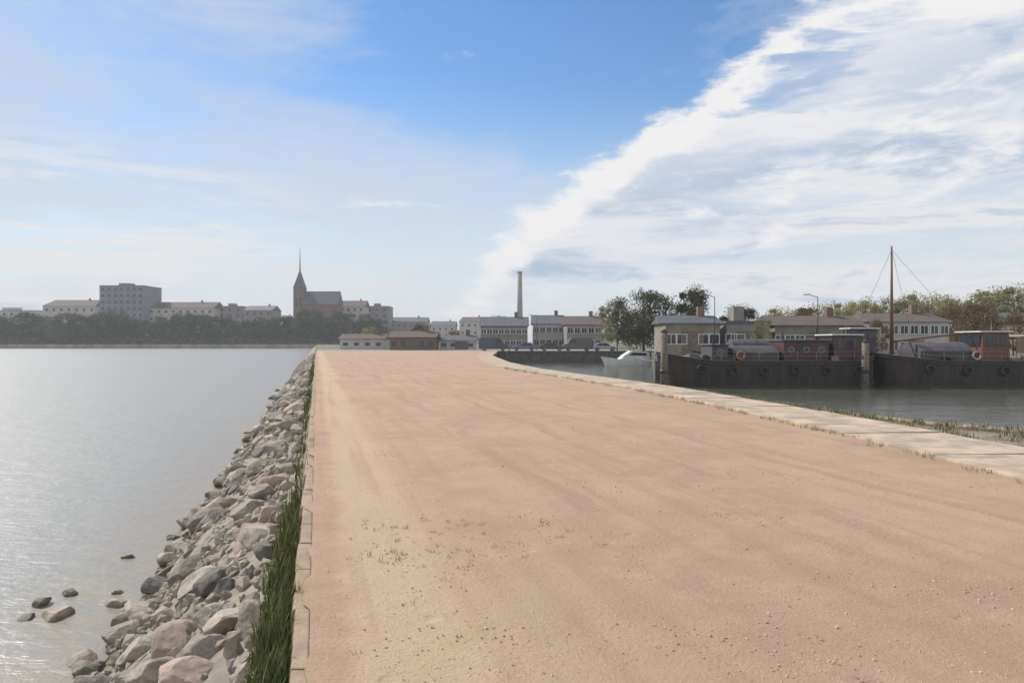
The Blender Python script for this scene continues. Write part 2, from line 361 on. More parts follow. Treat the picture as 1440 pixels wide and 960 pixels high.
wall_along('quay_wall',[(OX(y)-.02,y) for y in (-20,0,4,8,10,12,13.2,14.3,15.2,16,17.5,19,22,25,30)],.45,-3,-.12,M['quaywall'],'rough low stone edging of the grassy verge at the right, above the basin','wall',1,1.0,M['kerbtop'],.22,seed=8)
# battered mossy kerb wall on the river side: individual block courses in one body
v=[];f=[]; r=random.Random(3)
mb=MB(); mtop=MB()
y=-6.
while y<126:
    L=r.uniform(.5,.8)*(1+max(0,y)*.03); y1=min(126,y+L)
    for (za,zb,xa,xb) in ((0.012,-.15,0,.03),(-.16,-.33,.035,.10),(-.34,-.60,.11,.20)):
        j=r.uniform(-.012,.012); g=.006
        c=[]
        for yv in (y+g,y1-g):
            bx=LE(yv)
            c+=[(bx+.10,yv,za+j*.4),(bx-xa+j,yv,za+j*.4),(bx-xb+j,yv,zb),(bx+.10,yv,zb)]
        (mtop if za>0 else mb).add(c,[(0,1,2,3),(7,6,5,4),(0,4,5,1),(1,5,6,2),(2,6,7,3),(3,7,4,0)])
    y=y1
o=empty('retaining_wall',(0,0,0)); mb.build('wall_face',M['moss'],o,bevel=.01); mtop.build('coping',M['kerbtop'],o,bevel=.012)
tag(o,'low mossy stone wall holding the left edge of the sandy path above the boulders','wall')

# ---------------------------------------------------------------- boulders
def rock_mesh(name,m,seed,sub=3):
    r=random.Random(seed); bm=bmesh.new(); bmesh.ops.create_icosphere(bm,subdivisions=sub,radius=1)
    pl=[]
    for i in range(11):
        d=Vector((r.gauss(0,1),r.gauss(0,1),r.gauss(0,1))).normalized(); pl.append((d,r.uniform(.55,.85)))
    off=Vector((seed*3.1,0,0))
    for vv in bm.verts:
        for d,h in pl:
            k=vv.co.dot(d)
            if k>h: vv.co-=d*(k-h)*.93
        nn=vv.co.normalized(); vv.co+=nn*(.07*noise.noise(vv.co*2.1+off)+.025*noise.noise(vv.co*7+off))
        vv.co.x*=1.15; vv.co.z*=.72
    me=bpy.data.meshes.new(name); bm.to_mesh(me); bm.free(); me.materials.append(m); return me
RK={k:[rock_mesh('boulder',M[k],i*7+j,4) for i in range(5)] for j,k in enumerate(('stone','pinkstone','darkstone'))}
r=random.Random(11)
def bankpt(y,t):  # t 0..1 from wall foot to below the waterline
    dx=-.35-2.25*t; return (-.264*y+dx, -.52-1.62*t)
LAB={'stone':('grey boulder in the sloping rock bank between the mossy wall and the river','grey boulders of the river bank'),
     'pinkstone':('pale pinkish boulder in the sloping rock bank between the mossy wall and the river','pale pink boulders of the river bank'),
     'darkstone':('dark wet boulder in the sloping rock bank between the mossy wall and the river','dark boulders of the river bank')}
nb=0; placed=[]
cand=[]
y=2.0
while y<60:
    step=.20+y*.012
    for i in range(2):
        cand.append((y+r.uniform(0,step),r.random()))
    y+=step
for (y,t) in cand:
    if nb>=285: break
    s=r.uniform(.12,.24)*(1+min(y,50)*.022)
    x,z=bankpt(y,t)
    if any((x-a)**2+(y-b)**2<((s+c)*.72)**2 for a,b,c in placed[-40:]): continue
    placed.append((x,y,s)); nb+=1
    k=r.choices(('stone','pinkstone','darkstone'),(.62,.24,.14) if t<.75 else (.62,.18,.2))[0]
    o=obj('boulder',r.choice(RK[k]),(x,y,z+s*.18)); o.scale=(s*r.uniform(.85,1.25),s*r.uniform(.85,1.25),s*r.uniform(.8,1.2))
    o.rotation_euler=(r.uniform(-.5,.5),r.uniform(-.5,.5),r.uniform(0,6.28)); 
    zone='against the foot of the mossy wall' if t<.22 else ('at the water line of the river' if t>.78 else 'halfway down the rock bank')
    dist='close to the camera' if y<4.5 else ('in the foreground' if y<8 else ('further along the bank' if y<18 else 'far along the bank'))
    sz_='large' if s>.19*(1+min(y,50)*.022) else 'small'
    cn={'stone':'grey','pinkstone':'pale pinkish','darkstone':'dark'}[k]
    lb=f'{sz_} {cn} boulder {zone}, {dist}'; tag(o,lb,'boulder',lb.replace('boulder','boulders'))
for i in range(46):          # stones lying in the shallows beyond the foot of the bank
    y=3.0+11*r.random()**1.3; d=-2.45-1.5*r.random()**1.4; x=-.264*y+d; s=r.uniform(.09,.19)
    if any((x-a)**2+(y-b)**2<((s+c)*.8)**2 for a,b,c in placed): continue
    placed.append((x,y,s)); k=r.choices(('stone','pinkstone','darkstone'),(.6,.25,.15))[0]
    o=obj('boulder',r.choice(RK[k]),(x,y,WZ+r.uniform(-.06,.03))); o.scale=(s*1.1,s*r.uniform(.9,1.3),s*.9); o.rotation_euler=(r.uniform(-.3,.3),r.uniform(-.3,.3),r.uniform(0,6.28))
    cn={'stone':'grey','pinkstone':'pale pinkish','darkstone':'dark'}[k]
    lb=f'low {cn} boulder standing in the river shallows, '+('close to the camera' if y<5 else ('in the foreground' if y<8 else 'further along the bank')); tag(o,lb,'boulder',lb.replace('boulder','boulders'))
def scatter(name,src,places,label,cat,m):
    """many small copies of the source meshes in ONE mesh"""
    v=[];f=[]
    data=[([vv.co.copy() for vv in me.vertices],[tuple(p.vertices) for p in me.polygons]) for me in src]
    rr=random.Random(5)
    for (p,s,rot) in places:
        vs,fs=rr.choice(data); mt=rot.to_matrix(); b=len(v)
        v+=[tuple(mt@(q*s)+Vector(p)) for q in vs]; f+=[tuple(i+b for i in q) for q in fs]
    o=obj(name,rawmesh(name,v,f,m)); tag(o,label,cat,kind='stuff'); return o
from mathutils import Euler
small=[rock_mesh('stone_source',M['stone'],50+i,1) for i in range(4)]
pl=[]
for i in range(5200):
    y=1.5+120*r.random()**2.2; t=r.random()**.9; x,z=bankpt(y,t); s=r.uniform(.04,.10)*(1+y*.028)
    pl.append(((x,y,z+.02),s,Euler((r.uniform(0,3),r.uniform(0,3),r.uniform(0,6)))))
M['rubble']=mat('mixed_rubble',(.36,.315,.25),(.22,.195,.165),2.5,.9,.4,25,lo=.42,hi=.56,c3=(.36,.29,.23),c3scale=3.3)
def wet(m,lo=-1.98,hi=-1.72):
    N=NT(m.node_tree); b=N.n['Principled BSDF']; g=N.n.new('ShaderNodeNewGeometry'); z=N.sep(g.outputs['Position'])[2]
    z=N.m('ADD',z,N.m('MULTIPLY',N.m('SUBTRACT',N.noise(g.outputs['Position'],2.5,4),.5),.3))
    f=N.ss(z,hi,lo); col=b.inputs['Base Color'].links[0].from_socket
    N.l.new(N.mix(N.m('MULTIPLY',f,.8),col,(.07,.065,.045)),b.inputs['Base Color']); N.l.new(N.ss(f,0,1,.92,.6),b.inputs['Roughness'])
    # lichen and dirt settled on the stones
    col=b.inputs['Base Color'].links[0].from_socket
    N.l.new(N.mix(N.m('MULTIPLY',N.ss(N.noise(g.outputs['Position'],3.3,6,.7),.5,.64),.55),col,(.16,.14,.095)),b.inputs['Base Color'])
for k in ('stone','pinkstone','darkstone','rubble','bank'): wet(M[k],-2.0,-1.82)
wet(M['quaywall'],-1.7,-1.3)
scatter('rubble',small,pl,'small stones filling the gaps between the boulders','rubble',M['rubble'])
pl=[]
for i in range(26000):
    y=2.6+16*r.random()**1.7; x=r.uniform(LE(y)+.15,min(RE(y)-1.9,y*.75+.3))
    if noise.noise(Vector((x*.9,y*.6,4)))<r.uniform(-.35,.35): continue
    s=0; s=.0022+.0115*r.random()**5
    pl.append(((x,y,.03*math.sin(math.pi*(x-LE(y))/(RE(y)-1.75-LE(y)))-s*.15+.05*noise.noise(Vector((x*.35,y*.35,0)))),s,Euler((r.uniform(0,3),r.uniform(0,3),r.uniform(0,6)))))
M['pebble']=mat('pebbles',(.58,.46,.35),(.38,.30,.23),14,.9,0)
scatter('pebbles',small,pl,'loose small pebbles lying on the sandy ground','pebbles',M['pebble'])
# grass
def blades(name,places,m,label,cat,hmin,hmax,wd=.004,lean=.5,n=(8,16)):
    v=[];f=[]; rr=random.Random(9)
    for (x,y,z,s) in places:
        for k in range(rr.randint(*n)):
            a=rr.uniform(0,6.28); h=rr.uniform(hmin,hmax)*s; ln=rr.uniform(.1,lean)*h
            bx=x+rr.gauss(0,.025)*s; by=y+rr.gauss(0,.025)*s; dx,dy=math.cos(a),math.sin(a); w_=wd*s
            b=len(v)
            v+=[(bx-dy*w_,by+dx*w_,z),(bx+dy*w_,by-dx*w_,z),(bx+dx*ln*.4+dy*w_*.8,by+dy*ln*.4-dx*w_*.8,z+h*.55),(bx+dx*ln*.4-dy*w_*.8,by+dy*ln*.4+dx*w_*.8,z+h*.55),(bx+dx*ln,by+dy*ln,z+h*.95)]
            f+=[(b,b+1,b+2,b+3),(b+3,b+2,b+4)]
    o=obj(name,rawmesh(name,v,f,m)); tag(o,label,cat,kind='stuff'); return o
pl=[]
for i in range(1090):
    y=2.6-1.55*math.log(1-r.random()*.98) if i<950 else 5+r.random()**2*50
    pl.append((LE(y)-r.uniform(.02,.17)-.0,y,-r.uniform(.05,.38),1+y*.03))
blades('grass',pl,M['grass'],'green grass growing from the joints of the mossy wall','grass',.05,.15,.004)
pl=[]
for i in range(90):
    y=2.6-2.2*math.log(1-r.random()*.97); pl.append((LE(y)-r.uniform(.04,.22),y,-r.uniform(.1,.4),1.0))
blades('dry_stalks',pl,M['drygrass'],'dry yellow stalks standing among the green grass of the mossy wall','dry stalks',.12,.30,.0022,.7,(3,7))
v=[];f=[]
for i in range(420):
    y=2.6-1.9*math.log(1-r.random()*.97); c0=Vector((LE(y)-r.uniform(.02,.24),y,-r.uniform(.05,.42)))
    for k in range(r.randint(4,8)):
        a=r.uniform(0,6.28); ln=r.uniform(.025,.06); up=r.uniform(.2,1.); d=Vector((math.cos(a),math.sin(a),up)).normalized(); sd_=d.cross(Vector((0,0,1))).normalized()*ln*.33
        b=len(v); v+=[tuple(c0),tuple(c0+d*ln*.5+sd_),tuple(c0+d*ln-Vector((0,0,ln*.2))),tuple(c0+d*ln*.5-sd_)]; f.append((b,b+1,b+2,b+3))
M['weed']=leafmat('broad_weed_leaves',(.06,.09,.022),(.13,.14,.05),9)
tag(obj('weeds',rawmesh('weeds',v,f,M['weed'])),'small broad leaved weeds growing in the mossy wall','weeds',kind='stuff')
pl=[]
for i in range(230):
    y=3.2+3.6*r.random()**1.3; d=r.gauss(1.15,.45); x=-.264*y+d
    pl.append((x,y,.005,r.uniform(.4,.9)))
for i in range(160):
    y=6+40*r.random(); x=RE(y)-1.85-abs(r.gauss(0,.12)); pl.append((x,y,.0,1.2+y*.03))
blades('dry_grass',pl,M['drygrass'],'short dry yellowish grass in the sand','dry grass',.02,.07,.003,1.1,(6,12))

pl=[]
for i in range(1500):
    y=6+22*r.random(); a=RE(y); b_=OX(y)
    if b_>a+.4: pl.append((r.uniform(a+.1,b_-.05),y,-.1,r.uniform(1,2.2)))
blades('verge_grass',pl,M['vergegrass'],'dull olive grass on the verge along the basin at the right','grass',.03,.09,.004,.9,(6,11))
# ---------------------------------------------------------------- trees
def tree_mesh(seed,h,cr,clumps,leaves,ls,trunk_h,squash=1.0):
    rr=random.Random(seed); tr=MB(); 
    tr.tube((0,0,-.1),(0,0,trunk_h),h*.022,h*.016,7,False)
    cs=[]
    for i in range(clumps):
        a=rr.uniform(0,6.28); q=rr.random()**.5; zz=rr.random()
        rmax=cr*math.sin(math.pi*(.12+.80*zz))**.7*rr.choice((.8,1.,1.15))
        p=Vector((math.cos(a)*q*rmax,math.sin(a)*q*rmax,trunk_h*.8+zz*(h-trunk_h*.8)*squash)); cs.append((p,cr*rr.choice((.18,.28,.36,.46))*rr.uniform(.85,1.1)))
        if i%3==0: tr.tube((0,0,trunk_h*rr.uniform(.6,1)),p,h*.009,h*.003,5,False)
    tr.tube((0,0,trunk_h),(rr.uniform(-.3,.3),0,h*.85),h*.016,h*.004,6,False)
    v=[];f=[]
    for i in range(leaves):
        p,s=rr.choice(cs); d=Vector((rr.gauss(0,1),rr.gauss(0,1),rr.gauss(0,.8))).normalized()*s*rr.random()**.45
        c=p+d; n=(d.normalized()+Vector((rr.gauss(0,.6),rr.gauss(0,.6),rr.gauss(0,.6)))).normalized()
        u=n.orthogonal().normalized(); t=n.cross(u); a=rr.uniform(0,6.28); u,t=u*math.cos(a)+t*math.sin(a),t*math.cos(a)-u*math.sin(a)
        k=ls*rr.uniform(.6,1.3); b=len(v)
        v+=[tuple(c-u*k),tuple(c+t*k*.6),tuple(c+u*k),tuple(c-t*k*.6)]; f.append((b,b+1,b+2,b+3))
    return tr,(v,f)
TP={}
def tree_proto(key,seed,h,cr,clumps,leaves,ls,th,lm):
    tr,(v,f)=tree_mesh(seed,h,cr,clumps,leaves,ls,th)
    me=bpy.data.meshes.new('trunk'); me.from_pydata(tr.v,[],tr.f); me.materials.append(M['bark'])
    TP[key]=(me,rawmesh('crown',v,f,M[lm]),h)
def tree(key,x,y,z,s,label,group=None,cat='tree',sz=None):
    tm,cm_,h=TP[key]; rt=empty('tree',(x,y,z),R.uniform(0,6.28)); rt.scale=(s,s,sz or s)
    obj('trunk',tm,parent=rt); obj('crown',cm_,parent=rt); tag(rt,label,cat,group); return rt
for i in range(5): tree_proto('far%d'%i,20+i,14,6.0,40,3400,.42,2.2,'leaf_far')
tree_proto('dark',31,8,4.0,46,14400,.13,1.8,'leaf_dark')
tree_proto('dark2',36,8,3.6,40,12800,.13,1.8,'leaf_dark')
tree_proto('olive',32,8,3.6,42,11200,.13,1.8,'leaf_olive'); tree_proto('olive2',33,8,3.9,36,8320,.14,1.6,'leaf_olive')
tree_proto('brown',34,7,3.2,38,9600,.12,1.6,'leaf_brown'); tree_proto('brown2',35,7,3.4,32,6720,.13,1.5,'leaf_brown')
# far bank trees: one individual per crown
def farlab(p):
    for lim,w_ in ((56,'the flat pale block at the left edge'),(137,'the pale hipped-roof block'),(205,'the blue-grey apartment tower'),(303,'the long pale gabled block'),(341,'the narrow grey block'),(385,'the low grey gabled block'),(476,'the brown church'),(999,'the blocks right of the church')):
        if p<lim: return ('dark green far bank tree before '+w_,'far bank trees in front of '+w_)
r=random.Random(17); p=-60
while p<545:
    Yd=r.uniform(386,400); top=r.uniform(438,450)
    if 300<p<400: top+=3
    s=(pz(top,Yd)-.0)/14
    tree('far%d'%r.randrange(5),px(p,Yd),Yd,-.2,s*1.05,*farlab(p),sz=s)
    p+=r.uniform(9,15)
p=550
while p<700:
    Yd=r.uniform(520,560); top=r.uniform(450,462); s=pz(top,Yd)/14
    tree('far%d'%r.randrange(5),px(p,Yd),Yd,-.2,s,'hazy tree on the distant land beyond the end of the mole','hazy trees beyond the end of the mole'); p+=r.uniform(12,22)
# undergrowth hedge at the foot of the far trees
M['scrub']=leafmat('scrub_foliage',(.05,.06,.03),(.09,.09,.045),.2)
v=[];f=[]
for i in range(9000):
    Yd=r.uniform(381,388); x=r.uniform(px(-80,384),px(445,384)); z=abs(r.gauss(0,1.7))-.5; k=r.uniform(.3,.8); b=len(v)
    n=Vector((r.gauss(0,1),r.gauss(0,1)-1,r.gauss(0,1))).normalized(); u=n.orthogonal().normalized(); t=n.cross(u); c=Vector((x,Yd,z))
    v+=[tuple(c-u*k),tuple(c+t*k),tuple(c+u*k),tuple(c-t*k)]; f.append((b,b+1,b+2,b+3))
tag(obj('scrub',rawmesh('scrub',v,f,M['scrub'])),'continuous bushy undergrowth along the far river bank','scrub',kind='stuff')
M['farbank']=mat('far_bank_stone',(.30,.28,.25),(.2,.19,.17),.3,.9,.2)
mb=MB(); mb.box(-700,LE(380)+2,378.5,380.5,-3,.25); tag(mb.build('embankment_wall',M['farbank']),'low grey stone embankment wall along the far river bank','wall')

# ---------------------------------------------------------------- buildings
def building(name,x0,x1,y,depth,z1,wallm,roofm,roof,label,cat,floors,bays,ww=1.2,wh=1.5,rh=3,door=False,frame=False,base=0.):
    cx=(x0+x1)/2; W_=x1-x0; rt=empty(name,(cx,y,base)); H=z1-base
    wb=MB().box(-W_/2,W_/2,0,depth,-.3,H)
    wb.build('wall',wallm,rt)
    if roof=='flat':
        q=MB().box(-W_/2-.15,W_/2+.15,-.15,depth+.15,H+.003,H+.35).build('roof',roofm,rt)
        MB().box(-W_*.2,W_*.05,depth*.3,depth*.6,H+.353,H+2.2).build('plant_room',wallm,q)
    else:
        ov=.35; A=-W_/2-ov; B=W_/2+ov
        m_=MB()
        m_.add([(A,-ov,H-.02+.003),(B,-ov,H-.017),(B,depth+ov,H-.017),(A,depth+ov,H-.017),(A+(rh*.6 if roof=='hip' else 0),depth/2,H+rh),(B-(rh*.6 if roof=='hip' else 0),depth/2,H+rh)],
            [(0,1,5,4),(2,3,4,5),(1,2,5),(3,0,4),(0,3,2,1)])
        q=m_.build('roof',roofm,rt)
        MB().box(W_*.22,W_*.22+.8,depth/2-.4,depth/2+.4,H+rh*.5,H+rh+1.1).build('chimney',M['brick'],q)
    fh=H/floors
    pane=None
    for fl in range(floors):
        for b in range(bays):
            xx=-W_/2+W_*(b+.5)/bays; zz=fh*(fl+.5)
            if door and fl==0 and b==bays//2:
                MB().box(xx-1.3,xx+1.3,-.06,.02,.02,min(fh-.3,2.9)).build('door',M['timber'],rt); continue
            if pane is None:
                mb=MB(); mb.box(-ww/2,ww/2,-.03,.02,-wh/2,wh/2); o=mb.build('window',M['glass'],rt,loc=(xx,0,zz)); pane=o.data
                fm=MB(); t=.08
                fm.box(-ww/2-t,ww/2+t,-.08,.01,wh/2,wh/2+t).box(-ww/2-t,ww/2+t,-.10,.01,-wh/2-t,-wh/2).box(-ww/2-t,-ww/2,-.08,.01,-wh/2,wh/2).box(ww/2,ww/2+t,-.08,.01,-wh/2,wh/2).box(-.03,.03,-.06,.01,-wh/2,wh/2)
                fo=fm.build('frame',M['white'],o) if frame else None; fme=fo.data if fo else None
            else:
                o=obj('window',pane,(xx,0,zz),rt)
                if fme: obj('frame',fme,(0,0,0),o)
    tag(rt,label,cat); return rt
BY=430
def far(name,p0,p1,top,Yd,*a,**k): return building(name,px(p0,Yd),px(p1,Yd),Yd,k.pop('depth',18),pz(top,Yd),*a,**k)
far('apartment_tower',140,202,402,BY,M['concrete'],M['slate'],'flat','blue-grey apartment tower rising above the trees at the left of the far bank','tower block',9,7,1.8,1.7,depth=22)
far('apartment_block',-30,52,437,BY+20,M['render_pale'],M['slate'],'flat','pale flat-roofed block behind the far trees at the left picture edge','building',5,8,1.5,1.5)
far('apartment_block',60,134,430,BY+12,M['render_pale'],M['rooftile'],'hip','pale hipped-roof block left of the blue-grey tower','building',5,7,1.5,1.5,rh=4)
far('apartment_block',208,300,433,BY+8,M['render_pale'],M['rooftile'],'gable','long pale gabled block right of the blue-grey tower','building',5,9,1.5,1.5,rh=4)
far('apartment_block',306,340,431,BY+18,M['render_grey'],M['slate'],'flat','narrow grey flat-roofed block between the pale gabled block and the church','building',6,3,1.8,1.7)
far('apartment_block',343,382,436,BY+6,M['render_grey'],M['slate'],'gable','low grey gabled block just left of the church','building',5,4,1.5,1.5,rh=3)
far('apartment_block',477,512,431,BY+10,M['render_pale'],M['rooftile'],'gable','pale gabled block just right of the church','building',6,4,1.5,1.5,rh=4)
far('apartment_block',514,546,431,BY+25,M['render_grey'],M['slate'],'flat','grey flat-roofed block at the right end of the far skyline','building',6,3,1.8,1.7)
# church with spire
Yd=425; x0=px(411,Yd); x1=px(474,Yd); ch=empty('church',(x0,Yd,0)); L=x1-x0
MB().box(6,L,0,14,-.3,pz(428,Yd)).build('nave_wall',M['brick'],ch)
H=pz(428,Yd); MB().add([(5.6,-.5,H+.01),(L+.4,-.5,H+.01),(L+.4,14.5,H+.01),(5.6,14.5,H+.01),(5.6,7,H+8),(L+.4,7,H+8)],[(0,1,5,4),(2,3,4,5),(1,2,5),(3,0,4),(0,3,2,1)]).build('roof',M['slate'],ch)
MB().box(0,6,2,8,-.3,pz(405,Yd)).build('church_tower',M['brick'],ch)
H=pz(405,Yd); MB().add([(-.2,1.8,H),(6.2,1.8,H),(6.2,8.2,H),(-.2,8.2,H),(2.6,4.6,H+10),(3.4,4.6,H+10),(3.4,5.4,H+10),(2.6,5.4,H+10)],[(0,1,5,4),(1,2,6,5),(2,3,7,6),(3,0,4,7),(0,3,2,1),(4,5,6,7)]).tube((3,5,H+10),(3,5,pz(347,Yd)),.42,.1,8).build('spire',M['slate'],ch)
for i in range(5): MB().add([(8+i*4-.7,-.05,4),(8+i*4+.7,-.05,4),(8+i*4+.7,-.05,13),(8+i*4,-.05,15),(8+i*4-.7,-.05,13)],[(0,1,2,3,4)]).build('window',M['glass'],ch)
for i in (0,1): MB().box(1.3+2*i,2.4+2*i,1.93,2.0,22,27).build('belfry_opening',M['glass'],ch)
tag(ch,'brown church with a thin tall spire among the trees of the far bank','church')
# chimney
Yd=500; c=empty('factory_chimney',(px(731,Yd),Yd,0)); MB().tube((0,0,-.3),(0,0,pz(384,Yd)),2.3,1.4,16).build('chimney_shaft',M['render_grey'],c,True); MB().tube((0,0,pz(384,Yd)),(0,0,pz(382,Yd)),1.7,1.7,16).build('rim',M['brick'],c)
tag(c,'tall slender grey factory chimney above the distant roofs near the centre','chimney')
# distant and middle roofs
def near(*a,**k): return far(*a,**k)
far('terraced_house',548,600,452,470,M['render_grey'],M['slate'],'gable','low hazy grey house on the distant land right of the skyline','house',3,6,1.2,1.5,rh=3)
far('terraced_house',606,640,458,450,M['render_pale'],M['slate'],'gable','small pale house beyond the end of the mole','house',3,4,1.2,1.5,rh=3)
far('terraced_house',646,682,452,440,M['render_pale'],M['rooftile'],'hip','pale tile-roofed house beyond the end of the mole left of the warehouse','house',3,4,1.2,1.5,rh=3)
far('boat_shed',478,540,476,150,M['render_pale'],M['rooftile'],'gable','low shed with pale walls at the far left end of the mole','shed',1,4,1,.6,rh=1.0,depth=7)
far('boat_shed',548,612,474,141,M['brick'],M['rooftile'],'gable','low brown brick shed at the middle of the mole\'s far end','shed',1,5,1,.9,rh=1.2,depth=7,door=True)
far('boat_shed',618,668,478,146,M['render_pale'],M['slate'],'gable','small pale shed with slate roof right of the brown brick shed','shed',1,4,1,.7,rh=1.0,depth=6,door=True)
far('warehouse',676,742,458,165,M['olivewall'],M['slate'],'gable','long low olive-grey warehouse behind the parked vans','warehouse',2,8,1.1,1.0,rh=2.2,depth=12,frame=True)
far('warehouse',750,794,455,172,M['render_pale'],M['slate'],'gable','pale warehouse behind the parked cars at the basin head','warehouse',2,5,1.1,1.2,rh=2.2,depth=12,frame=True)
far('warehouse',797,846,456,160,M['render_grey'],M['rooftile'],'gable','grey tile-roofed warehouse left of the dark quay tree','warehouse',2,5,1.1,1.2,rh=2.0,depth=12,frame=True)
far('quay_shed',936,1012,454,88,M['olivewall'],M['slate'],'gable','brown-grey boarded shed with slate roof behind the left barge\'s bow','shed',1,5,1.1,1.1,rh=1.0,depth=7,door=True,frame=True)
far('quay_shed',1022,1082,455,90,M['render_grey'],M['slate'],'flat','grey flat-roofed quay building behind the middle of the left barge','building',1,5,1.2,1.2,depth=8,door=True,frame=True)
far('quay_shed',1090,1215,457,92,M['olivewall'],M['rooftile'],'gable','long brown-grey shed with tiled roof behind the left barge\'s stern','shed',1,9,1.1,1.1,rh=1.3,depth=8,door=True,frame=True)
far('quay_house',1222,1335,452,94,M['render_pale'],M['rooftile'],'hip','pale plastered quay house behind the mast of the right barge','house',2,8,.9,1.0,rh=1.2,depth=8,door=True,frame=True)
far('quay_shed',1440,1560,452,96,M['olivewall'],M['slate'],'gable','brown-grey shed at the right picture edge behind the tan awning','shed',1,8,1.1,1.1,rh=1.3,depth=8,door=True,frame=True)
# quay trees
for k,p,Yd,top,s_,lab in (('dark',905,116,414,1.25,'broad dark green tree at the corner of the quay left of the black barges'),
    ('dark2',968,99,414,1.0,'dark tree rising over the brown-grey shed behind the barge bow'),
    ('olive2',868,135,428,.9,'small olive green tree left of the dark corner tree'),
    ('olive',1180,104,430,1.1,'olive green tree behind the long tiled shed'),
    ('dark2',1040,118,436,1.3,'dark low tree behind the grey flat-roofed quay building'),('olive',1098,116,437,1.3,'low olive tree over the left end of the long tiled shed'),
    ('brown',1140,112,436,1.3,'low brownish tree over the middle of the long tiled shed'),('olive2',1215,108,426,1.1,'olive tree in the gap between the tiled shed and the plastered house'),
    ('olive',1295,122,418,1.3,'tall olive tree far behind the plastered quay house'),('brown2',1345,98,430,1.0,'brown tree at the right end of the plastered quay house'),
    ('brown2',1230,84,452,.8,'small brown shrub-like tree before the left end of the plastered house'),('olive',1070,82,455,.7,'small olive tree before the grey flat-roofed quay building'),
    ('olive2',1262,110,424,1.2,'olive green tree right behind the pale quay house'),
    ('olive',1325,108,424,1.1,'olive green tree over the right end of the pale quay house'),
    ('brown',1375,80,432,1.0,'brown autumn tree behind the varnished wheelhouse'),
    ('olive2',1390,112,412,1.3,'tall olive green tree behind the brown autumn tree'),
    ('olive',1440,108,408,1.3,'tallest olive green tree at the right picture edge'),
    ('brown2',1425,84,442,.9,'smaller brown tree by the right picture edge'),
    ('dark2',1500,100,420,1.2,'dark tree just beyond the right picture edge'),
    ('brown2',640,170,466,.9,'low brown bush-like tree beside the small pale shed'),
    ('olive',520,175,462,1.0,'small olive tree behind the pale shed at the mole\'s far end'),
    ('brown',590,180,458,1.0,'brownish tree behind the brown brick shed'),
    ('dark',705,190,447,1.2,'dark tree behind the olive-grey warehouse'),
    ('olive2',840,185,446,1.2,'olive tree behind the grey tile-roofed warehouse')):
    h=TP[k][2]; sz=pz(top,Yd)/h; tree(k,px(p,Yd),Yd,0,sz*s_,lab,sz=sz)

# ---------------------------------------------------------------- barges
def hull_mesh(L,B,zs,zbow,wz,key):
    """stations along x from bow (0) to stern (L); z of sheer varies"""
    st=40; rows=7; v=[];f=[]
    for i in range(st+1):
        t=i/st; x=L*t
        wf=min(1,(t/.14))**.55 if t<.14 else (1-.5*max(0,(t-.90)/.10)**1.6 if t>.90 else 1)
        wf=max(wf,.03); sh=zs+(zbow-zs)*max(0,1-t/.22)**1.7+(zbow-zs)*.55*max(0,(t-.85)/.15)**1.5
        rake=.9*(1-min(1,t/.1))
        for sgn in (-1,1):
            for j in range(rows):
                q=j/(rows-1); z=wz+(sh-wz)*q; yb=B/2*wf*(.90+.10*q**.5)
                v.append((x-rake*q*.9,sgn*yb,z))
    k=2*rows
    for i in range(st):
        for s_ in (0,1):
            for j in range(rows-1):
                a=i*k+s_*rows+j; f.append((a,a+k,a+k+1,a+1) if s_==0 else (a,a+1,a+k+1,a+k))
    for i in (0,st):
        for j in range(rows-1): a=i*k+j; f.append((a,a+1,a+rows+1,a+rows))
    def sheer(t):
        return zs+(zbow-zs)*max(0,1-t/.22)**1.7+(zbow-zs)*.55*max(0,(t-.85)/.15)**1.5
    def half(t):
        wf=min(1,(t/.14))**.55 if t<.14 else (1-.5*max(0,(t-.90)/.10)**1.6 if t>.90 else 1)
        return B/2*max(wf,.03)
    return v,f,sheer,half
